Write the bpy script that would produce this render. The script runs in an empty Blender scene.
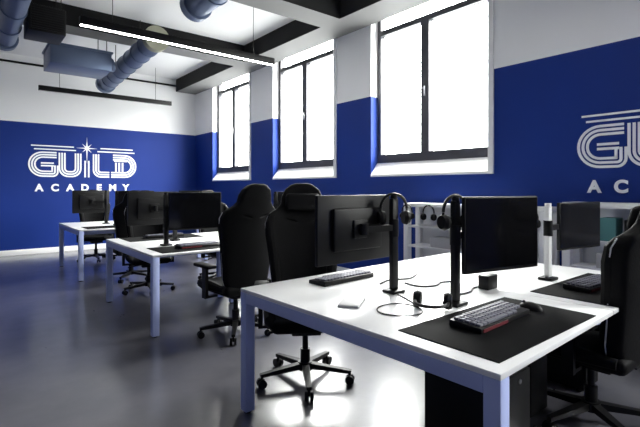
import bpy, bmesh, math, random
from mathutils import Vector, Matrix
random.seed(7)
PI = math.pi
C = bpy.context.scene.collection
R = math.radians

# ------------------------------------------------------------------ materials
def mat(name, col, rough=.5, metal=0, emit=None, estr=0, noise=0, nscale=8, bump=0, bscale=60, coat=0, spec=.5):
    m = bpy.data.materials.new(name); m.use_nodes = True
    nt = m.node_tree; b = nt.nodes['Principled BSDF']
    b.inputs['Base Color'].default_value = (*col, 1)
    b.inputs['Roughness'].default_value = rough
    b.inputs['Metallic'].default_value = metal
    b.inputs['Coat Weight'].default_value = coat
    b.inputs['Specular IOR Level'].default_value = spec
    if emit:
        b.inputs['Emission Color'].default_value = (*emit, 1)
        b.inputs['Emission Strength'].default_value = estr
    tc = nt.nodes.new('ShaderNodeTexCoord')
    if noise:
        n = nt.nodes.new('ShaderNodeTexNoise'); n.inputs['Scale'].default_value = nscale
        n.inputs['Detail'].default_value = 5
        nt.links.new(tc.outputs['Object'], n.inputs['Vector'])
        mx = nt.nodes.new('ShaderNodeMix'); mx.data_type = 'RGBA'
        mx.inputs[6].default_value = (*[c*(1-noise) for c in col], 1)
        mx.inputs[7].default_value = (*[min(1, c*(1+noise)) for c in col], 1)
        nt.links.new(n.outputs['Fac'], mx.inputs[0]); nt.links.new(mx.outputs[2], b.inputs['Base Color'])
    if bump:
        n2 = nt.nodes.new('ShaderNodeTexNoise'); n2.inputs['Scale'].default_value = bscale
        nt.links.new(tc.outputs['Object'], n2.inputs['Vector'])
        bp = nt.nodes.new('ShaderNodeBump'); bp.inputs['Strength'].default_value = bump
        bp.inputs['Distance'].default_value = .01
        nt.links.new(n2.outputs['Fac'], bp.inputs['Height']); nt.links.new(bp.outputs['Normal'], b.inputs['Normal'])
    return m

BLUE = (.0028, .024, .19)
PAINT_LINE = 2.665
def wall_paint():
    m = mat('two tone wall paint', (.8, .8, .8), .6, spec=.25, bump=.05, bscale=25)
    nt = m.node_tree; b = nt.nodes['Principled BSDF']
    g = nt.nodes.new('ShaderNodeNewGeometry'); s = nt.nodes.new('ShaderNodeSeparateXYZ')
    nt.links.new(g.outputs['Position'], s.inputs[0])
    c = nt.nodes.new('ShaderNodeMath'); c.operation = 'GREATER_THAN'; c.inputs[1].default_value = PAINT_LINE
    nt.links.new(s.outputs['Z'], c.inputs[0])
    n = nt.nodes.new('ShaderNodeTexNoise'); n.inputs['Scale'].default_value = 1.3
    nt.links.new(g.outputs['Position'], n.inputs['Vector'])
    bl = nt.nodes.new('ShaderNodeMix'); bl.data_type = 'RGBA'
    bl.inputs[6].default_value = (BLUE[0]*.9, BLUE[1]*.9, BLUE[2]*.9, 1)
    bl.inputs[7].default_value = (BLUE[0]*1.1, BLUE[1]*1.1, BLUE[2]*1.1, 1)
    nt.links.new(n.outputs['Fac'], bl.inputs[0])
    mx = nt.nodes.new('ShaderNodeMix'); mx.data_type = 'RGBA'
    mx.inputs[7].default_value = (.87, .87, .87, 1)
    nt.links.new(bl.outputs[2], mx.inputs[6]); nt.links.new(c.outputs[0], mx.inputs[0])
    nt.links.new(mx.outputs[2], b.inputs['Base Color'])
    return m
def floor_mat():
    m = mat('polished dark concrete', (.06, .06, .07), .3)
    nt = m.node_tree; b = nt.nodes['Principled BSDF']
    tc = nt.nodes.new('ShaderNodeTexCoord')
    n = nt.nodes.new('ShaderNodeTexNoise'); n.inputs['Scale'].default_value = 1.6; n.inputs['Detail'].default_value = 8
    n.inputs['Roughness'].default_value = .65
    nt.links.new(tc.outputs['Object'], n.inputs['Vector'])
    cr = nt.nodes.new('ShaderNodeValToRGB')
    cr.color_ramp.elements[0].position = .3; cr.color_ramp.elements[0].color = (.045, .045, .058, 1)
    cr.color_ramp.elements[1].position = .72; cr.color_ramp.elements[1].color = (.105, .102, .112, 1)
    nt.links.new(n.outputs['Fac'], cr.inputs[0]); nt.links.new(cr.outputs[0], b.inputs['Base Color'])
    n2 = nt.nodes.new('ShaderNodeTexNoise'); n2.inputs['Scale'].default_value = 5; n2.inputs['Detail'].default_value = 6
    nt.links.new(tc.outputs['Object'], n2.inputs['Vector'])
    mr = nt.nodes.new('ShaderNodeMapRange'); mr.inputs[3].default_value = .24; mr.inputs[4].default_value = .36
    nt.links.new(n2.outputs['Fac'], mr.inputs[0]); nt.links.new(mr.outputs[0], b.inputs['Roughness'])
    bp = nt.nodes.new('ShaderNodeBump'); bp.inputs['Strength'].default_value = .05; bp.inputs['Distance'].default_value = .02
    nt.links.new(n2.outputs['Fac'], bp.inputs['Height']); nt.links.new(bp.outputs['Normal'], b.inputs['Normal'])
    b.inputs['Specular IOR Level'].default_value = .8
    b.inputs['Coat Weight'].default_value = .6; b.inputs['Coat Roughness'].default_value = .16
    return m
def glass_mat():
    m = bpy.data.materials.new('window glass'); m.use_nodes = True
    nt = m.node_tree; nt.nodes.remove(nt.nodes['Principled BSDF'])
    t = nt.nodes.new('ShaderNodeBsdfTransparent'); t.inputs[0].default_value = (.97, .985, .98, 1)
    g = nt.nodes.new('ShaderNodeBsdfGlossy'); g.inputs['Roughness'].default_value = .03
    mx = nt.nodes.new('ShaderNodeMixShader')
    mx.inputs[0].default_value = .05; nt.links.new(t.outputs[0], mx.inputs[1]); nt.links.new(g.outputs[0], mx.inputs[2])
    nt.links.new(mx.outputs[0], nt.nodes['Material Output'].inputs[0])
    return m

M = dict(
    wall=wall_paint(), floor=floor_mat(), glass=glass_mat(),
    blue=mat('blue wall paint', (.011, .04, .27), .55, bump=.05, bscale=25),
    white=mat('white wall paint', (.8, .8, .8), .55),
    ceil=mat('white ceiling paint', (.86, .86, .86), .7, bump=.1, bscale=20),
    beam_dark=mat('dark beam side', (.007, .007, .0075), .7, spec=.2),
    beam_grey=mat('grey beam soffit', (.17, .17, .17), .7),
    frame=mat('dark grey window frame', (.05, .05, .062), .4),
    desk=mat('white desk laminate', (.82, .82, .82), .28, noise=.02, nscale=30),
    desk_metal=mat('pale blue grey powder coated steel', (.42, .49, .78), .4),
    black=mat('black plastic', (.004, .004, .0045), .45, spec=.22),
    black_soft=mat('black leatherette', (.006, .006, .0065), .6, bump=.15, bscale=120, spec=.07),
    grey_trim=mat('grey piping', (.6, .6, .62), .5),
    screen=mat('switched off screen', (.004, .004, .005), .12),
    rubber=mat('dark rubber', (.006, .006, .006), .7, spec=.3),
    mouse_mat=mat('black cloth mouse mat', (.0045, .0045, .005), .85, spec=.06, bump=.1, bscale=300),
    key=mat('dark key caps', (.10, .10, .13), .4),
    red=mat('dark red plastic', (.11, .012, .018), .4),
    chrome=mat('brushed steel', (.55, .55, .57), .3, 1),
    duct=mat('galvanised blue grey duct', (.13, .17, .26), .38, .6, noise=.2, nscale=3),
    duct_end=mat('khaki duct collar', (.32, .32, .24), .7),  # khaki tone for duct end collars
    lamp=mat('lamp diffuser', (.9, .9, .9), .5, emit=(1, .98, .95), estr=45),
    lamp_off=mat('unlit lamp diffuser', (.55, .55, .55), .5),
    sign=mat('white sign lettering', (.9, .92, .95), .4),
    pale=mat('pale grey plastic', (.42, .42, .43), .45),
    rack=mat('white rack steel', (.8, .8, .8), .45),
    card=mat('beige cardboard', (.55, .42, .30), .7),
    teal=mat('teal box', (.06, .2, .2), .6),
)

# ------------------------------------------------------------------ mesh helpers
def add_box(bm, x0, y0, z0, x1, y1, z1, bev=0, mi=0, seg=2):
    r = bmesh.ops.create_cube(bm, size=1)
    vs = r['verts']
    for v in vs:
        v.co = Vector((x0+(v.co.x+.5)*(x1-x0), y0+(v.co.y+.5)*(y1-y0), z0+(v.co.z+.5)*(z1-z0)))
    fs = {f for v in vs for f in v.link_faces}
    for f in fs: f.material_index = mi
    if bev:
        es = {e for v in vs for e in v.link_edges}
        bmesh.ops.bevel(bm, geom=list(es), offset=bev, segments=seg, affect='EDGES', profile=.5)
def frame_of(d):
    d = d.normalized(); up = Vector((0, 0, 1)) if abs(d.z) < .95 else Vector((1, 0, 0))
    a = d.cross(up).normalized(); return a, d.cross(a).normalized()
def add_tube(bm, pts, rad, seg=10, closed=False, caps=True, mi=0):
    pts = [Vector(p) for p in pts]; n = len(pts)
    rads = rad if isinstance(rad, (list, tuple)) else [rad]*n
    rings = []; prev = None
    for i, p in enumerate(pts):
        if closed: d = (pts[(i+1) % n]-pts[i-1])
        else: d = pts[min(i+1, n-1)]-pts[max(i-1, 0)]
        d.normalize()
        if prev is None: a, b = frame_of(d)
        else:
            a = prev-d*prev.dot(d)
            a = a.normalized() if a.length > 1e-6 else frame_of(d)[0]
            b = d.cross(a).normalized()
        prev = a
        rings.append([bm.verts.new(p+(a*math.cos(2*PI*k/seg)+b*math.sin(2*PI*k/seg))*rads[i]) for k in range(seg)])
    m = n if closed else n-1
    for i in range(m):
        A, B = rings[i], rings[(i+1) % n]
        for k in range(seg):
            f = bm.faces.new((A[k], A[(k+1) % seg], B[(k+1) % seg], B[k])); f.material_index = mi
    if caps and not closed:
        bm.faces.new(list(reversed(rings[0]))).material_index = mi
        bm.faces.new(rings[-1]).material_index = mi
def add_bar(bm, p0, p1, w0, h0, w1=None, h1=None):
    """tapered rectangular bar"""
    w1 = w0 if w1 is None else w1; h1 = h0 if h1 is None else h1
    p0, p1 = Vector(p0), Vector(p1); a, b = frame_of(p1-p0)
    q = []
    for p, w, h in ((p0, w0, h0), (p1, w1, h1)):
        q.append([bm.verts.new(p+a*sx*w/2+b*sy*h/2) for sx, sy in ((-1, -1), (1, -1), (1, 1), (-1, 1))])
    for k in range(4):
        bm.faces.new((q[0][k], q[0][(k+1) % 4], q[1][(k+1) % 4], q[1][k]))
    bm.faces.new(list(reversed(q[0]))); bm.faces.new(q[1])
def obj(name, bm, m, parent=None, loc=None, sharp=35):
    bmesh.ops.recalc_face_normals(bm, faces=bm.faces[:])
    me = bpy.data.meshes.new(name); bm.to_mesh(me); bm.free()
    for x in (m if isinstance(m, (list, tuple)) else [m]): me.materials.append(x)
    for p in me.polygons: p.use_smooth = True
    me.set_sharp_from_angle(angle=R(sharp))
    o = bpy.data.objects.new(name, me); C.objects.link(o)
    if parent: o.parent = parent
    if loc: o.location = loc
    return o
def NB(): return bmesh.new()
def boxes(name, lst, m, parent=None, bev=0, **k):
    bm = NB()
    for b in lst: add_box(bm, *b, bev=bev)
    return obj(name, bm, m, parent, **k)
def tag(o, label=None, cat=None, group=None, kind=None):
    if label: o['label'] = label
    if cat: o['category'] = cat
    if group: o['group'] = group
    if kind: o['kind'] = kind
    return o
def thing(name, label, cat, loc=(0, 0, 0), rz=0, group=None):
    o = bpy.data.objects.new(name, None); C.objects.link(o)
    o.empty_display_size = .1
    o.location = loc; o.rotation_euler = (0, 0, rz)
    return tag(o, label, cat, group)
def struct(name, lst_or_bm, m, label=None, parent=None):
    if isinstance(lst_or_bm, list): o = boxes(name, lst_or_bm, m, parent)
    else: o = obj(name, lst_or_bm, m, parent)
    if not parent: o['kind'] = 'structure'
    if label: o['label'] = label; 
    return o
def dup(root, loc, rz, label, group=None):
    r = root.copy(); C.objects.link(r); r.location = loc; r.rotation_euler = (0, 0, rz); r['label'] = label
    if group: r['group'] = group
    for ch in list(root.children):
        c = ch.copy(); C.objects.link(c); c.parent = r
        for g in ch.children:
            d = g.copy(); C.objects.link(d); d.parent = c
    return r

# ------------------------------------------------------------------ room shell
XL, XW, YR, YB, H = -4.6, 4.6, -3.4, 10.6, 4.0
BEAM_Z = 3.7
def shell(o, label, cat):
    tag(o, label, cat, kind='structure'); return o
shell(boxes('floor', [(XL-.3, YR-.3, -.2, XW+.4, YB+.3, 0)], M['floor']), 'polished dark concrete floor of the room', 'floor')
shell(boxes('ceiling', [(XL-.3, YR-.3, H, XW+.4, YB+.3, H+.2)], M['ceil']), 'white ceiling above the dark beams', 'ceiling')
shell(boxes('wall_back', [(XL-.3, YB, 0, XW+.4, YB+.3, H)], M['wall']), 'far wall painted blue below and white above', 'wall')
shell(boxes('wall_left', [(XL-.3, YR, 0, XL, YB, H)], M['wall']), 'wall opposite the windows, blue below and white above', 'wall')
shell(boxes('wall_rear', [(XL-.3, YR-.3, 0, XW+.4, YR, H)], M['wall']), 'wall behind the viewpoint, blue below and white above', 'wall')
WINS = [(2.60, 4.46), (5.24, 7.04), (7.88, 9.62), (-2.68, -.82)]  # last one is out of view, added to let in more daylight
WT = .24                        # wall thickness at the windows
W0, W1 = 1.50, 3.86            # opening heights
lst = []; y = YR
for a, b in sorted(WINS):
    lst.append((XW, y, 0, XW+WT, a, H)); y = b
    lst.append((XW, a, 0, XW+WT, b, W0)); lst.append((XW, a, W1, XW+WT, b, H))
lst.append((XW, y, 0, XW+WT, YB, H))
shell(boxes('wall_window', lst, M['wall']), 'window wall painted blue below and white above', 'wall')
FX = XW+.13                    # room side of the window frames
for i, (a, b) in enumerate(WINS):
    w = thing('window_%d' % (i+1), ['large bright window nearest to the right hand wall sign', 'bright window between the two piers, in the middle of the row',
                                    'narrow looking bright window next to the far corner', 'added window past the wall sign, out of view, for more daylight'][i], 'window')
    w['kind'] = 'structure'
    f0, f1 = a+.03, b-.01
    zb, zt, rail = 1.70, W1, 3.535
    t = .065
    boxes('window_frame', [(FX, f0, zb, FX+.08, f0+t, zt), (FX, f1-t, zb, FX+.08, f1, zt),
                           (FX, f0+t, zb, FX+.08, f1-t, zb+.12), (FX, f0+t, zt-.05, FX+.08, f1-t, zt)], M['frame'], w)
    boxes('transom_rail', [(FX-.01, f0+t, rail, FX+.08, f1-t, rail+.075)], M['frame'], w)
    ym = (f0+f1)/2+.06
    boxes('mullion', [(FX-.01, ym-.065, zb+.12, FX+.08, ym+.065, rail)], M['frame'], w)
    bm = NB(); add_box(bm, FX-.03, ym-.012, 2.55, FX-.01, ym+.012, 2.68, bev=.004)
    add_box(bm, FX-.05, ym-.01, 2.64, FX-.03, ym+.01, 2.66); obj('window_handle', bm, M['chrome'], w)
    boxes('pane', [(FX+.035, f0+t, zb+.12, FX+.045, ym-.065, rail)], M['glass'], w)
    boxes('pane', [(FX+.035, ym+.065, zb+.12, FX+.045, f1-t, rail)], M['glass'], w)
    boxes('transom_pane', [(FX+.035, f0+t, rail+.075, FX+.045, f1-t, zt-.05)], M['glass'], w)
    # sloping white sill under the frame
    bm = NB()
    prof = [(XW-.008, W0), (XW+WT-.01, W0), (XW+WT-.01, zb), (FX, zb), (XW-.008, W0+.03)]
    va = [bm.verts.new((px, a, pz)) for px, pz in prof]; vb = [bm.verts.new((px, b, pz)) for px, pz in prof]
    bm.faces.new(va); bm.faces.new(vb)
    for k in range(5): bm.faces.new((va[k], va[(k+1) % 5], vb[(k+1) % 5], vb[k]))
    obj('sill', bm, M['white'], w, sharp=10)
    boxes('casing', [(XW-.02, a-.035, W0, FX+.08, a+.03, BEAM_Z)], M['white'], w)
shell(boxes('baseboard_back', [(XL, YB-.015, 0, XW, YB, .11)], M['white'], bev=.004), 'white baseboard along the far wall', 'baseboard')
shell(boxes('baseboard_window', [(XW-.015, YR, 0, XW, YB-.015, .11)], M['white'], bev=.004), 'white baseboard along the window wall', 'baseboard')
# ceiling beams: dark sides, grey soffit
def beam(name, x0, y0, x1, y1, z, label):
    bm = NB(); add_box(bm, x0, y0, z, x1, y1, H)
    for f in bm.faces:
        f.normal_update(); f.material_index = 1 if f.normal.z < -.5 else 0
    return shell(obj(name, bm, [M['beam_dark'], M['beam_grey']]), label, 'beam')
BX = 4.1
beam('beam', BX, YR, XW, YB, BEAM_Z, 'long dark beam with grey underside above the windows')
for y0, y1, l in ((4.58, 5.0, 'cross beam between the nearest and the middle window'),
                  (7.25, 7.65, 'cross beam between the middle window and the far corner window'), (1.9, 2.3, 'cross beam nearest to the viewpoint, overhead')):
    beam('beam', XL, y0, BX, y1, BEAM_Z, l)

# ------------------------------------------------------------------ wall signs
def rounded(path, radii):
    """polyline with rounded corners"""
    out = [Vector(path[0])]
    for i in range(1, len(path)-1):
        p, a, b = Vector(path[i]), Vector(path[i-1]), Vector(path[i+1]); r = radii[i]
        u, v = (a-p).normalized(), (b-p).normalized()
        r = min(r, (a-p).length*.49, (b-p).length*.49)
        s, e = p+u*r, p+v*r
        for k in range(9):
            q = PI/2*k/8; c = s+e-p; out.append(c+(s-c)*math.cos(q)+(e-c)*math.sin(q))
    out.append(Vector(path[-1])); return out
def ribbon(bm, pts, off, w, th=.008):
    n = len(pts); L, Rr = [], []
    for i in range(n):
        d0 = (pts[i]-pts[i-1]) if i else (pts[1]-pts[0]); d1 = (pts[i+1]-pts[i]) if i < n-1 else d0
        if d0.length < 1e-7: d0 = d1
        if d1.length < 1e-7: d1 = d0
        d0.normalize(); d1.normalize()
        n0, n1 = Vector((-d0.y, d0.x)), Vector((-d1.y, d1.x)); nn = (n0+n1).normalized(); nn /= max(.5, nn.dot(n0))
        L.append(pts[i]+nn*(off-w/2)); Rr.append(pts[i]+nn*(off+w/2))
    V = [[bm.verts.new((p.x, p.y, z)) for p in q] for q, z in ((L, 0), (Rr, 0), (L, th), (Rr, th))]
    for i in range(n-1):
        for a, b in ((2, 3), (0, 1), (0, 2), (1, 3)):
            bm.faces.new((V[a][i], V[b][i], V[b][i+1], V[a][i+1]))
    bm.faces.new((V[0][0], V[1][0], V[3][0], V[2][0])); bm.faces.new((V[0][-1], V[1][-1], V[3][-1], V[2][-1]))
def text_bm(ch, size):
    cu = bpy.data.curves.new('letter_curve', 'FONT'); cu.body = ch; cu.size = size; cu.extrude = .004; cu.offset = .009
    cu.align_x = 'CENTER'
    o = bpy.data.objects.new('letter_curve', cu); C.objects.link(o)
    dg = bpy.context.evaluated_depsgraph_get()
    me = bpy.data.meshes.new_from_object(o.evaluated_get(dg))
    bpy.data.objects.remove(o); bm = NB(); bm.from_mesh(me); return bm
def wall_sign(label, loc, rot, scale):
    s = thing('wall_sign', label, 'sign', loc); s.rotation_euler = rot; s.scale = (scale,)*3
    h = .52; i0 = .065; OFF = (-.05, 0, .05); W = .031
    def letter(paths, extra=()):
        bm = NB()
        for path, radii, offs in paths:
            pts = rounded(path, radii)
            for o_ in offs: ribbon(bm, pts, o_, W)
        for a, b, w in extra: ribbon(bm, [Vector(a), Vector(b)], 0, w)
        obj('letter', bm, M['sign'], s)
    # G
    u1 = .50
    letter([([(u1, h-i0), (i0, h-i0), (i0, i0), (u1-.03, i0), (u1-.03, .24)], [0, .2, .2, .04, 0], OFF),
            ([(u1-.05, .26), (.22, .26)], [0, 0], (-.025, .03))])
    # U
    letter([([(.60, h-.01), (.60, i0), (.90, i0), (.90, h-.01)], [0, .12, .12, 0], OFF)])
    # I
    letter([([(1.07, 0), (1.07, .36)], [0, 0], (-.035, .035))])
    # L
    letter([([(1.25, h-.01), (1.25, i0), (1.52, i0)], [0, .1, 0], OFF)])
    # D
    letter([([(1.60, h-i0), (2.10-i0, h-i0), (2.10-i0, i0), (1.56, i0)], [0, .2, .2, 0], OFF)],
           [((1.66, .10), (1.66, .34), .035), ((1.73, .10), (1.73, .34), .035), ((1.80, .10), (1.80, .34), .035), ((1.62, .37), (1.9, .37), .02)])
    for v, a, b in ((h+.05, .10, .86), (h+.12, .05, .82), (h+.05, 1.28, 2.06), (h+.12, 1.34, 2.02)):
        bm = NB(); ribbon(bm, [Vector((a, v)), Vector((b, v))], 0, .024); obj('stripe', bm, M['sign'], s)
    # star with eight points
    bm = NB(); cx, cy = 1.07, h+.11
    tips = []
    for k in range(8):
        an = PI/2+k*PI/4; L = .21 if k in (2, 6) else (.24 if k == 0 else (.33 if k == 4 else .13))
        tips.append((cx+math.cos(an)*L, cy+math.sin(an)*L)); an += PI/8
        tips.append((cx+math.cos(an)*.035, cy+math.sin(an)*.035))
    lo = [bm.verts.new((x, y_, 0)) for x, y_ in tips]; hi = [bm.verts.new((x, y_, .008)) for x, y_ in tips]
    c0, c1 = bm.verts.new((cx, cy, 0)), bm.verts.new((cx, cy, .012))
    for k in range(16):
        j = (k+1) % 16
        bm.faces.new((lo[k], lo[j], hi[j], hi[k])); bm.faces.new((hi[k], hi[j], c1)); bm.faces.new((lo[j], lo[k], c0))
    obj('star', bm, M['sign'], s)
    for k, ch in enumerate('ACADEMY'):
        bm = text_bm(ch, .20)
        obj('letter', bm, M['sign'], s, (.19+k*.28, -.29, .004))
    return s
wall_sign('white retro lettering with a star on the far blue wall', (1.06, YB-.001, 1.57), (R(90), 0, 0), 1)
wall_sign('white retro lettering at the right edge, on the blue wall beside the window', (XW-.001, 1.71, 1.525), (R(90), 0, R(-90)), .77)

# ------------------------------------------------------------------ ceiling things
def pendant(loc, L, lit, label):
    t = thing('linear_pendant_light', label, 'ceiling light', loc, 0, 'black linear pendant lights')
    x, y_, z = 0, 0, 0
    boxes('housing', [(0, -.035, 0, L, .035, .095)], M['black'], t, bev=.004)
    boxes('diffuser', [(.01, -.02, -.006, L-.01, .02, 0)], M['lamp'] if lit else M['lamp_off'], t)
    for q in (.35, L-.35):
        bm = NB(); add_tube(bm, [(q, 0, .095), (q, 0, H-loc[2])], .004, 6); obj('suspension_wire', bm, M['black'], t)
pendant((1.05, 5.6, 3.2), 2.62, True, 'black linear pendant light with glowing white underside, nearer one')
pendant((1.05, 1.35, 3.2), 2.62, True, 'added black linear pendant light out of view above the foreground desk, brightening the room')  # unseen pendant, added to brighten the front of the room
pendant((1.15, 9.85, 3.2), 2.55, False, 'thin black linear pendant light in front of the far wall')
def duct(p0, p1, r, label, ends):
    t = thing('ventilation_duct', label, 'duct', p0, 0, 'round ventilation ducts')
    d = Vector(p1)-Vector(p0); n = 8
    bm = NB(); add_tube(bm, [d*(k/n) for k in range(n+1)], r, 24)
    obj('pipe', bm, M['duct'], t)
    for k in range(1, n):
        bm = NB(); c = d*(k/n); u = d.normalized()*.02
        add_tube(bm, [c-u, c+u], r+.012, 24); obj('seam_ring', bm, M['duct'], t)
    u = d.normalized()
    bm = NB(); add_tube(bm, [-u*.06, u*.06], r+.03, 24); obj('end_collar', bm, ends, t)
    bm = NB(); add_tube(bm, [d-u*.06, d+u*.06], r+.03, 24); obj('end_collar', bm, M['duct'], t)
    for k in (2, 6):
        c = d*(k/n); bm = NB()
        add_tube(bm, [c+Vector((0, 0, r)), (c.x, c.y, H-p0[2])], .006, 6)
        obj('hanger', bm, M['black'], t)
duct((2.2, 6.45, 3.5), (2.25, 9.5, 3.42), .15, 'blue grey round duct behind the glowing pendant light', M['duct_end'])
duct((2.16, 1.0, 3.5), (2.16, 4.95, 3.5), .15, 'blue grey round duct cut by the top edge of the photo', M['duct_end'])
duct((.48, 2.2, 3.48), (.50, 7.75, 3.48), .13, 'blue grey round duct in the top left corner of the photo', M['duct'])
# grey air handling box, with duct spigot
t = thing('air_handling_box', 'blue grey metal air box hung under the ceiling beside the far duct', 'air unit', (1.05, 7.7, 3.24))
boxes('casing', [(0, 0, 0, .86, .7, .32)], M['duct'], t, bev=.008)
boxes('flange', [(-.02, -.02, .28, .88, .72, .31)], M['duct'], t)
bm = NB(); add_tube(bm, [(.86, .35, .17), (.97, .35, .2)], .11, 20); obj('spigot', bm, M['duct'], t)
for px, py in ((.06, .06), (.8, .06), (.06, .64), (.8, .64)):
    bm = NB(); add_tube(bm, [(px, py, .32), (px, py, H-3.24)], .006, 6); obj('hanger', bm, M['black'], t)
t = thing('fan_coil_unit', 'black fan coil unit hung near the top left corner', 'air unit', (.66, 6.6, 3.34))
boxes('casing', [(0, 0, 0, .42, .5, .34)], M['black'], t, bev=.01)
boxes('grille', [(.03, -.012, .03, .39, 0, .31)] + [(.03, -.02, .05+k*.03, .39, -.012, .06+k*.03) for k in range(9)], M['black'], t)
for px, py in ((.05, .05), (.37, .05), (.05, .45), (.37, .45)):
    bm = NB(); add_tube(bm, [(px, py, .34), (px, py, H-3.34)], .006, 6); obj('hanger', bm, M['black'], t)
bm = NB(); add_tube(bm, [(XL, 10.578, 3.84), (BX, 10.578, 3.84)], .022, 10)
tag(obj('conduit', bm, M['beam_dark']), 'thin dark conduit running high along the far wall', 'pipe')

# ------------------------------------------------------------------ bench desks
DZ = .74
def bench(loc, label):
    L, D = 2.26, 1.62
    t = thing('bench_desk', label, 'desk', loc, 0, 'white bench desks')
    boxes('tabletop', [(0, 0, DZ-.022, 1.127, D, DZ)], M['desk'], t, bev=.003)
    boxes('tabletop', [(1.133, 0, DZ-.022, L, D, DZ)], M['desk'], t, bev=.003)
    z1 = DZ-.022; w = .062
    for x in (.0, L/2-w/2, L-w):
        ins = 0 if x == 0 else .62
        for y_ in (ins, D-w-ins):
            o = boxes('leg', [(x, y_, .012, x+w, y_+w, z1)], M['desk_metal'], t, bev=.004)
            bm = NB(); add_tube(bm, [(x+w/2, y_+w/2, 0), (x+w/2, y_+w/2, .012)], .022, 12); obj('foot', bm, M['rubber'], o)
        boxes('cross_beam', [(x, w, z1-.06, x+w, D-w, z1)], M['desk_metal'], t, bev=.003)
    for y_ in (.25, D-.29):
        for x0, x1 in ((w, L/2-w/2), (L/2+w/2, L-w)):
            boxes('rail', [(x0, y_+.005, z1-.045, x1, y_+.035, z1)], M['desk_metal'], t)
    boxes('cable_tray', [(.2, D/2-.09, z1-.12, L-.2, D/2+.09, z1-.11), (.2, D/2-.09, z1-.11, L-.2, D/2-.085, z1), (.2, D/2+.085, z1-.11, L-.2, D/2+.09, z1)], M['desk_metal'], t)
    return t
B1 = bench((1.345, .727, 0), 'large white bench desk in the foreground with a black mouse mat')
B1.rotation_euler.z = R(1.5)
B2 = dup(B1, (1.325, 3.97, 0), 0, 'white bench desk in the middle distance, behind the foreground desk')
B3 = dup(B1, (1.31, 7.03, 0), 0, 'white bench desk farthest away, in front of the wall sign')

# ------------------------------------------------------------------ gaming chairs
HALF = [(.44, .165), (.47, .20), (.55, .225), (.70, .238), (.86, .255), (1.0, .275), (1.08, .28), (1.13, .262), (1.17, .20), (1.21, .165),
        (1.27, .155), (1.315, .135), (1.345, .095), (1.355, .04)]
def recline(x, z, k=1):
    return -(z-.44)*.13 - (.03*max(0, (z-1.05))/.3) + .075*(abs(x)/.28)**2.2
def chair_back_mesh():
    cu = bpy.data.curves.new('outline', 'CURVE'); cu.dimensions = '2D'; cu.fill_mode = 'BOTH'
    cu.extrude = .022; cu.bevel_depth = .022; cu.bevel_resolution = 3
    pts = [(-w+.022*(w > .05), z) for z, w in HALF] + [(w-.022*(w > .05), z) for z, w in reversed(HALF)]
    loops = [pts]
    for s in (-1, 1):
        loops.append([(s*(.085+.058*math.cos(q)), 1.095+.022*math.sin(q)+.25*(.058*math.cos(q))) for q in [k*2*PI/12 for k in range(12)]])
    for lp in loops:
        sp = cu.splines.new('POLY'); sp.points.add(len(lp)-1); sp.use_cyclic_u = True
        for p, (x, z) in zip(sp.points, lp): p.co = (x, z, 0, 1)
    o = bpy.data.objects.new('outline', cu); C.objects.link(o)
    me = bpy.data.meshes.new_from_object(o.evaluated_get(bpy.context.evaluated_depsgraph_get()))
    bpy.data.objects.remove(o)
    bm = NB(); bm.from_mesh(me)
    bmesh.ops.remove_doubles(bm, verts=bm.verts[:], dist=1e-5)
    for k in range(1, 12):
        bmesh.ops.bisect_plane(bm, geom=bm.verts[:]+bm.edges[:]+bm.faces[:], plane_co=(0, .44+k*.08, 0), plane_no=(0, 1, 0))
    for k in range(-4, 5):
        bmesh.ops.bisect_plane(bm, geom=bm.verts[:]+bm.edges[:]+bm.faces[:], plane_co=(k*.06, 0, 0), plane_no=(1, 0, 0))
    for v in bm.verts:
        x, z, d = v.co.x, v.co.y, v.co.z
        v.co = (x, recline(x, z)-.20+d, z)
    return bm
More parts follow.
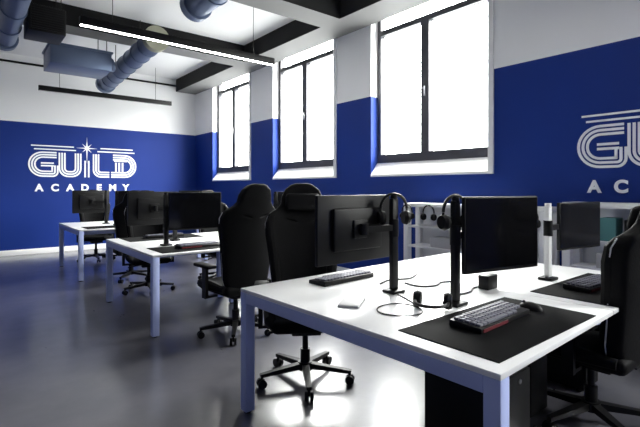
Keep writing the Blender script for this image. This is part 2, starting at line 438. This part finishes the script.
def make_chair(label, group):
    """faces +Y, origin on the floor under the gas lift"""
    t = thing('gaming_chair', label, 'chair', (0, 0, 0), 0, group)
    obj('backrest', chair_back_mesh(), M['black_soft'], t, sharp=60)
    for s in (-1, 1):
        bm = NB()
        P = [(s*(w-.035), recline(w, z)-.20+.03, z) for z, w in HALF[1:8]]
        add_tube(bm, P, [.02, .034, .038, .04, .042, .036, .018], 10)
        obj('side_bolster', bm, M['black_soft'], t)
    for s in (-1, 1):
        bm = NB()
        add_tube(bm, [(s*(w-.002), recline(w, z)-.20+.024, z) for z, w in HALF[1:9]], .005, 6)
        obj('piping', bm, M['grey_trim'], t)
    bm = NB(); add_box(bm, -.13, 0, 1.17, .13, .07, 1.30, bev=.03, seg=3)
    for v in bm.verts: v.co.y += recline(0, v.co.z)-.20+.04
    obj('headrest_pillow', bm, M['black_soft'], t)
    bm = NB(); add_box(bm, -.235, -.24, .40, .235, .27, .49, bev=.035, seg=3)
    se = obj('seat', bm, M['black_soft'], t)
    for s in (-1, 1):
        bm = NB(); add_tube(bm, [(s*.235, -.2, .465), (s*.245, 0, .475), (s*.24, .2, .47), (s*.22, .26, .45)], [.03, .045, .042, .02], 10)
        obj('seat_bolster', bm, M['black_soft'], se)
    for s in (-1, 1):
        bm = NB(); add_bar(bm, (s*.20, 0, .385), (s*.31, 0, .385), .05, .02); add_bar(bm, (s*.31, 0, .375), (s*.31, 0, .645), .06, .03)
        ar = obj('armrest', bm, M['black'], t)
        boxes('arm_pad', [(s*.31-.045, -.13, .645, s*.31+.045, .14, .675)], M['black_soft'], ar, bev=.012)
    bm = NB(); add_box(bm, -.10, -.13, .345, .10, .13, .40, bev=.01); add_bar(bm, (.10, .03, .37), (.26, .05, .35), .014, .014)
    add_box(bm, -.05, -.235, .40, .05, -.12, .46)
    obj('tilt_mechanism', bm, M['black'], t)
    bm = NB(); add_tube(bm, [(0, 0, .10), (0, 0, .22)], .034, 16); add_tube(bm, [(0, 0, .22), (0, 0, .35)], .02, 16)
    obj('gas_lift', bm, M['black'], t)
    bm = NB(); add_tube(bm, [(0, 0, .075), (0, 0, .13)], .05, 20)
    for k in range(5):
        a = R(90+72*k); add_bar(bm, (.03*math.cos(a), .03*math.sin(a), .105), (.325*math.cos(a), .325*math.sin(a), .082), .05, .04, .032, .022)
    obj('star_base', bm, M['black'], t)
    for k in range(5):
        a = R(90+72*k); cx, cy = .315*math.cos(a), .315*math.sin(a); tx, ty = -math.sin(a), math.cos(a)
        bm = NB(); add_tube(bm, [(cx, cy, .03), (cx, cy, .085)], .008, 8)
        for s in (-1, 1):
            add_tube(bm, [(cx+tx*s*.008, cy+ty*s*.008, .03), (cx+tx*s*.028, cy+ty*s*.028, .03)], .03, 16)
        obj('caster', bm, M['black'], t)
    return t
G = 'black gaming chairs'
c0 = make_chair('black gaming chair seen from behind, beside the far end of the foreground desk', G)
c0.location = (1.97, 3.64, 0); c0.rotation_euler.z = R(4)
dup(c0, (1.87, 2.45, 0), R(180-33), 'black gaming chair whose star base shows under the foreground desk')
cT = dup(c0, (2.80, .97, 0), R(0), 'black gaming chair at the right edge of the photo, tucked under the foreground desk')
cT.scale = (1, 1, .96)
cs = [None]*4
cs[0] = dup(c0, (1.90, 5.85, 0), R(170), 'black gaming chair on the far side of the middle desk, nearer the left end')
cs[1] = dup(c0, (2.95, 5.9, 0), R(190), 'black gaming chair on the far side of the middle desk, nearer the windows')
cs[2] = dup(c0, (1.95, 6.78, 0), R(-6), 'black gaming chair on the near side of the farthest desk')
cs[3] = dup(c0, (1.95, 8.95, 0), R(176), 'black gaming chair between the farthest desk and the wall sign')

for c in cs: c.scale = (.97, .97, .95)
# ------------------------------------------------------------------ monitors on pole arms
def make_monitor(label, off, yaw, w=.55, z0=.90, z1=1.295, pole='black'):
    """origin on the desk at the pole; screen faces local -Y"""
    t = thing('monitor', label, 'monitor', (0, 0, DZ), 0, 'black monitors on desk poles')
    bm = NB(); add_box(bm, -.05, -.045, 0, .05, .045, .018, bev=.005); obj('clamp', bm, M['black'], t)
    bm = NB(); add_box(bm, -.024, -.016, .018, .024, .016, z1-DZ-.02, bev=.006)
    po = obj('pole', bm, M[pole], t)
    bm = NB(); add_tube(bm, [(0, 0, z1-DZ-.03), (0, 0, z1-DZ+.0)], .02, 12); obj('pole_cap', bm, M[pole], po)
    zc = (z0+z1)/2-DZ
    c, s = math.cos(yaw), math.sin(yaw)
    def place(o): o.location = (off[0], off[1], 0); o.rotation_euler.z = yaw; return o
    # housing with a thicker centre at the back
    bm = NB(); add_box(bm, -w/2, -.012, z0-DZ, w/2, .012, z1-DZ, bev=.005)
    add_box(bm, -w*.33, .012, z0-DZ+.07, w*.33, .04, z1-DZ-.07, bev=.012)
    ho = place(obj('housing', bm, M['black'], t))
    bm = NB(); add_box(bm, -w/2+.008, -.0135, z0-DZ+.018, w/2-.008, -.011, z1-DZ-.008); obj('screen', bm, M['screen'], ho)
    bm = NB(); add_box(bm, -.05, .04, zc-.05, .05, .052, zc+.05, bev=.004)
    add_tube(bm, [(0, .052, zc), (0, .075, zc)], .022, 12); obj('mount_plate', bm, M['black'], ho)
    end = Vector((off[0]-s*.075, off[1]+c*.075, zc))
    bm = NB(); add_tube(bm, [(0, 0, zc-.05), (0, 0, zc+.05)], .028, 14)
    add_bar(bm, (0, 0, zc), end, .035, .035); add_tube(bm, [end+Vector((0, 0, -.03)), end+Vector((0, 0, .03))], .024, 12)
    obj('arm', bm, M['black'], t)
    return t
offA, yawA = (.275, -.10), R(-12.7)
offB, yawB = (.205, -.11), R(0)
mA = make_monitor('black monitor with its dark screen facing the foreground keyboard', offA, yawA)
mA.location = (1.97, 1.31, DZ)
mB = make_monitor('black monitor seen from the back on the foreground desk', offB, yawB, w=.56, z0=.925, z1=1.30)
mB.location = (1.93, 1.69, DZ); mB.rotation_euler.z = PI
GM = None
mC = make_monitor('black monitor on a white pole, left of the chair at the right edge', (.40, -.04), R(-10), .49, .915, 1.24, 'rack')
mC.location = (2.98, 1.285, DZ)
dup(mA, (1.66, 4.56, DZ), 0, 'black monitor on the middle desk, just left of the chair seen from behind')
dup(mB, (1.90, 4.94, DZ), PI, 'black monitor seen from the back on the middle desk, at its left end')
dup(mA, (3.02, 4.56, DZ), 0, 'black monitor on the middle desk, at the end towards the windows')
dup(mA, (1.97, 7.62, DZ), 0, 'black monitor on the farthest desk, turned to the viewpoint at its left end')
dup(mB, (1.90, 8.0, DZ), PI, 'black monitor seen from the back on the farthest desk')
dup(mA, (3.02, 7.62, DZ), 0, 'black monitor on the farthest desk, at the end towards the windows')

# ------------------------------------------------------------------ headsets
def make_headset(label, group):
    """hangs from the top of its band: origin at the inner top of the band, band in local XZ plane"""
    t = thing('headset', label, 'headset', (0, 0, 0), 0, group)
    bm = NB(); n = 16
    add_tube(bm, [(.078*math.cos(PI*k/n), 0, -.085+.085*math.sin(PI*k/n)+.006) for k in range(n+1)], .0085, 8)
    obj('headband', bm, M['black'], t)
    for s in (-1, 1):
        bm = NB(); add_tube(bm, [(s*.078, 0, -.08), (s*.08, 0, -.115)], .007, 8)
        add_tube(bm, [(s*.092, 0, -.13), (s*.075, 0, -.13)], [.034, .042], 18)
        ec = obj('ear_cup', bm, M['black'], t)
        bm = NB(); add_tube(bm, [(s*.075, 0, -.13), (s*.055, 0, -.13)], [.042, .036], 18); obj('ear_pad', bm, M['black_soft'], ec)
    return t
h0 = make_headset('black headset hanging on the pole of the monitor with dark screen', 'black headsets')
h0.location = (1.97, 1.31, 1.296); h0.rotation_euler.z = R(-15)
dup(h0, (1.93, 1.69, 1.30), R(-30), 'black headset hanging on the pole of the monitor seen from the back')
hl = dup(h0, (1.70, 1.27, DZ+.045), R(30), 'black headset lying on the white desk at the left end of the keyboard')
hl.rotation_euler = (R(90), 0, R(-60))

# ------------------------------------------------------------------ keyboards, mats and small things
def make_keyboard(label, red=False):
    t = thing('keyboard', label, 'keyboard', (0, 0, 0), 0, 'black keyboards')
    bm = NB(); add_box(bm, -.225, -.075, 0, .225, .075, .022, bev=.004)
    for v in bm.verts: v.co.z += .008*(v.co.y+.075)/.15*(v.co.z > .01)
    obj('body', bm, M['black'], t)
    for rr in range(5):
        bm = NB()
        for k in range(15 if rr else 5):
            x = -.212+k*.0283 if rr else None
            if rr: add_box(bm, x, -.062+rr*.0255, .022, x+.0245, -.062+rr*.0255+.021, .034+.0016*rr, bev=.002, seg=1)
            else:
                xs = [(-.212, -.184), (-.179, -.15), (-.145, .03), (.035, .08), (.085, .12)][k]
                add_box(bm, xs[0], -.062, .022, xs[1], -.041, .034, bev=.002, seg=1)
        obj('key_row', bm, M['key'], t)
    return t
k0 = make_keyboard('black keyboard on the black mouse mat of the foreground desk')
bm = NB(); add_box(bm, -.21, -.0785, .004, .0, -.0755, .017); obj('edge_light', bm, M['red'], k0)
k0.location = (1.86, 1.05, DZ+.005); k0.rotation_euler.z = R(2)
dup(k0, (1.93, 2.13, DZ), R(183), 'black keyboard behind the monitor seen from the back')
dup(k0, (2.98, 1.02, DZ+.005), R(-3), 'black keyboard beside the chair at the right edge')
for k, l in (((1.88, 4.25), 'black keyboard on the middle desk, on the side of the chair seen from behind'),
             ((1.92, 5.35), 'black keyboard on the far side of the middle desk')):
    dup(k0, (*k, DZ+.005), R(2 if k[1] < 5 else 181), l)
def mouse_mat(loc, label, lx=.88, ly=.45):
    bm = NB(); add_box(bm, -lx/2, -ly/2, 0, lx/2, ly/2, .0045, bev=.0015, seg=1)
    o = obj('mouse_mat', bm, M['mouse_mat'], None, loc); tag(o, label, 'mouse mat', 'black mouse mats'); return o
mouse_mat((1.865, 1.0, DZ), 'black cloth mouse mat at the front corner of the foreground desk')
mouse_mat((2.98, 1.0, DZ), 'black cloth mouse mat by the chair at the right edge', .86, .40)
mouse_mat((1.87, 4.24, DZ), 'black mat added for dark reflections on the middle desk, by the chair seen from behind')  # this and the next mat stand in for dark monitor reflections
mouse_mat((1.90, 5.33, DZ), 'black mat added for dark reflections on the far side of the middle desk')
mouse_mat((1.87, 7.3, DZ), 'black cloth mouse mat on the farthest desk')
def make_mouse(label):
    t = thing('computer_mouse', label, 'mouse', (0, 0, 0), 0, 'black computer mice')
    bm = NB(); bmesh.ops.create_uvsphere(bm, u_segments=16, v_segments=10, radius=1)
    for v in bm.verts:
        v.co = Vector((v.co.x*.032, v.co.y*.06, max(0, v.co.z)*.036+.001*(v.co.z < 0)))
    obj('shell', bm, M['black'], t)
    bm = NB(); add_tube(bm, [(-.004, .032, .03), (.004, .032, .03)], .008, 10); obj('scroll_wheel', bm, M['rubber'], t)
    return t
m0 = make_mouse('black computer mouse on the mat, right of the foreground keyboard'); m0.location = (2.17, 1.02, DZ+.0045)
# cable loop on the desk
bm = NB(); n = 40
add_tube(bm, [(.112*math.cos(2*PI*k/n), .108*math.sin(2*PI*k/n), .004+.002*math.sin(4*PI*k/n)) for k in range(n)], .0038, 6, closed=True)
add_tube(bm, [(.11, 0, .004), (.16, .05, .004), (.2, .13, .004), (.24, .22, .004)], .0038, 6)
o = obj('cable', bm, M['black'], None, (1.665, 1.42, DZ)); tag(o, 'thin black cable coiled in a ring on the white desk', 'cable')
# grey flat pad
bm = NB(); add_box(bm, -.095, -.055, 0, .095, .055, .014, bev=.006)
o = obj('desk_pad', bm, M['pale'], None, (1.575, 1.665, DZ)); o.rotation_euler.z = R(35)
tag(o, 'flat grey rounded pad lying on the white desk near its left edge', 'pad')
# small black box under the screen
bm = NB(); add_box(bm, -.055, -.035, 0, .055, .035, .085, bev=.008); o = obj('dock_box', bm, M['black'], None, (2.44, 1.40, DZ))
tag(o, 'small black box on the desk below the dark screen', 'box')
# cables between the desk tops
for pts, l in (([(.12, .42, .005), (.1, .3, .005), (.2, .24, .005), (.33, .3, .005), (.42, .22, .005)], 'black cable looping on the white desk between the two poles'),
               ([(-.02, .5, .005), (.12, .55, .005), (.25, .48, .005), (.4, .55, .005)], 'black cable on the white desk, farthest from the coiled cable ring'),
               ([(0, 0, .005), (.1, .04, .005), (.22, .02, .005), (.33, .08, .005), (.45, .06, .005)], 'black cable snaking over the desk behind the dark screen'),):
    bm = NB(); P = rounded([p for p in pts], [.05]*len(pts)); add_tube(bm, P, .005, 6)
    tag(obj('cable', bm, M['black'], None, (2.04, 1.38, DZ)), l, 'cable')

# ------------------------------------------------------------------ computer cases added to darken the space under the foreground desk
def make_added_tower(label):
    t = thing('added_computer_case', label, 'computer', (0, 0, 0), 0, 'added black computer cases')
    bm = NB(); add_box(bm, -.11, -.23, .015, .11, .23, .47, bev=.006); obj('case_body', bm, M['black'], t)
    bm = NB(); add_box(bm, -.105, -.242, .03, .105, -.23, .46, bev=.004); fr = obj('front_panel', bm, M['black'], t)
    bm = NB(); add_tube(bm, [(0, -.242, .42), (0, -.246, .42)], .011, 14); obj('power_button', bm, M['chrome'], fr)
    for sx in (-1, 1):
        for sy in (-1, 1):
            bm = NB(); add_tube(bm, [(sx*.08, sy*.19, 0), (sx*.08, sy*.19, .016)], .018, 10); obj('foot', bm, M['rubber'], t)
    return t
tw = make_added_tower('black computer case added to darken under the foreground desk, nearer the corner leg')
tw.location = (2.06, 1.26, 0)
dup(tw, (2.62, 1.42, 0), 0, 'black computer case added to darken under the foreground desk, in the middle')
dup(tw, (3.25, 1.36, 0), 0, 'black computer case added to darken under the foreground desk, behind the tucked in chair')

# ------------------------------------------------------------------ white racks along the window wall
def rack(loc, L, hgt, label, hooks=()):
    t = thing('storage_rack', label, 'rack', loc, 0, 'white racks along the window wall')
    w, d = .07, .30
    for x in (0, d-w):
        for y_ in (0, L-w): boxes('post', [(x, y_, 0, x+w, y_+w, hgt-.045)], M['rack'], t, bev=.004)
    boxes('top_board', [(0, 0, hgt-.045, d, L, hgt)], M['rack'], t, bev=.004)
    for z in (.25, .62, .86): boxes('shelf', [(.01, w, z, d-.01, L-w, z+.022)], M['rack'], t)
    boxes('back_panel', [(d-.012, w, .05, d, L-w, hgt-.05)], M['rack'], t)
    for y_ in hooks:
        bm = NB(); add_tube(bm, [(.01, y_, hgt-.027), (-.045, y_, hgt-.027), (-.048, y_, hgt-.015)], .005, 6); obj('hook', bm, M['chrome'], t)
    return t
rack((4.27, 1.86, 0), 1.72, 1.155, 'white open rack below the nearest window', (.14, 1.32, 1.64))
rack((4.27, .02, 0), 1.7, 1.21, 'white open rack below the right hand wall sign')
for (y_, z, m_, s, l) in ((2.1, .642, 'black', (.16, .2, .17), 'black box on the rack below the nearest window, by its right post'),
                          (2.9, .642, 'pale', (.18, .3, .12), 'grey box on the rack below the nearest window'),
                          (1.30, .882, 'teal', (.18, .12, .2), 'teal box on the rack under the wall sign, topmost shelf'),
                          (1.02, .882, 'black', (.18, .22, .19), 'black box on the rack under the wall sign, topmost shelf'),
                          (1.15, .642, 'pale', (.18, .3, .13), 'grey box on the rack under the wall sign, below the teal box')):
    bm = NB(); add_box(bm, 0, 0, 0, *s, bev=.006); tag(obj('storage_box', bm, M[m_], None, (4.30, y_, z)), l, 'box', 'boxes on the racks')
for k, (y_, l) in enumerate(((3.50, 'black headset hanging on the rack, leftmost under the nearest window'), (3.18, 'black headset hanging on the rack, left of the dark screen'),
                             (2.0, 'black headset hanging on the rack by its right post'))):
    o = dup(h0, (4.24, y_, 1.13), R(90), l)
# ------------------------------------------------------------------ light
SKY = 76.0
wd = bpy.data.worlds.new('sky'); bpy.context.scene.world = wd; wd.use_nodes = True
nt = wd.node_tree; bg = nt.nodes['Background']
# overcast sky: bright towards the zenith, dim ground below the horizon
tc = nt.nodes.new('ShaderNodeTexCoord'); sx = nt.nodes.new('ShaderNodeSeparateXYZ')
nt.links.new(tc.outputs['Generated'], sx.inputs[0])
cr = nt.nodes.new('ShaderNodeValToRGB'); nt.links.new(sx.outputs['Z'], cr.inputs[0])
cr.color_ramp.elements[0].position = 0; cr.color_ramp.elements[0].color = (.14, .14, .137, 1)
cr.color_ramp.elements[1].position = .75; cr.color_ramp.elements[1].color = (1, .985, .96, 1)
for p_, v_ in ((.02, .12), (.2, .36), (.42, .85)):
    e_ = cr.color_ramp.elements.new(p_); e_.color = (v_, v_*.985, v_*.96, 1)
nt.links.new(cr.outputs[0], bg.inputs[0]); bg.inputs[1].default_value = SKY
for i, (a, b) in enumerate(WINS):
    l = bpy.data.lights.new('window_portal', 'AREA'); l.shape = 'RECTANGLE'; l.size = 2.1; l.size_y = b-a
    l.cycles.is_portal = True
    o = bpy.data.objects.new('window_portal', l); C.objects.link(o)
    o.location = (XW+WT-.01, (a+b)/2, (1.7+W1)/2); o.rotation_euler = (0, R(90), 0)

# ------------------------------------------------------------------ camera
cd = bpy.data.cameras.new('camera'); cam = bpy.data.objects.new('camera', cd); C.objects.link(cam)
cam.location = (0, 0, 1.34); cam.rotation_euler = (R(90), 0, -math.atan2(.633, .774))
cd.sensor_width = 36; cd.lens = 440/640*36; cd.shift_y = -25.5/640; cd.clip_start = .05
sc = bpy.context.scene; sc.camera = cam
sc.view_settings.view_transform = 'Standard'; sc.view_settings.look = 'None'
sc.view_settings.gamma = 1; sc.view_settings.use_curve_mapping = False
sc.view_settings.exposure = 0.0
sc.cycles.max_bounces = 10; sc.cycles.diffuse_bounces = 6
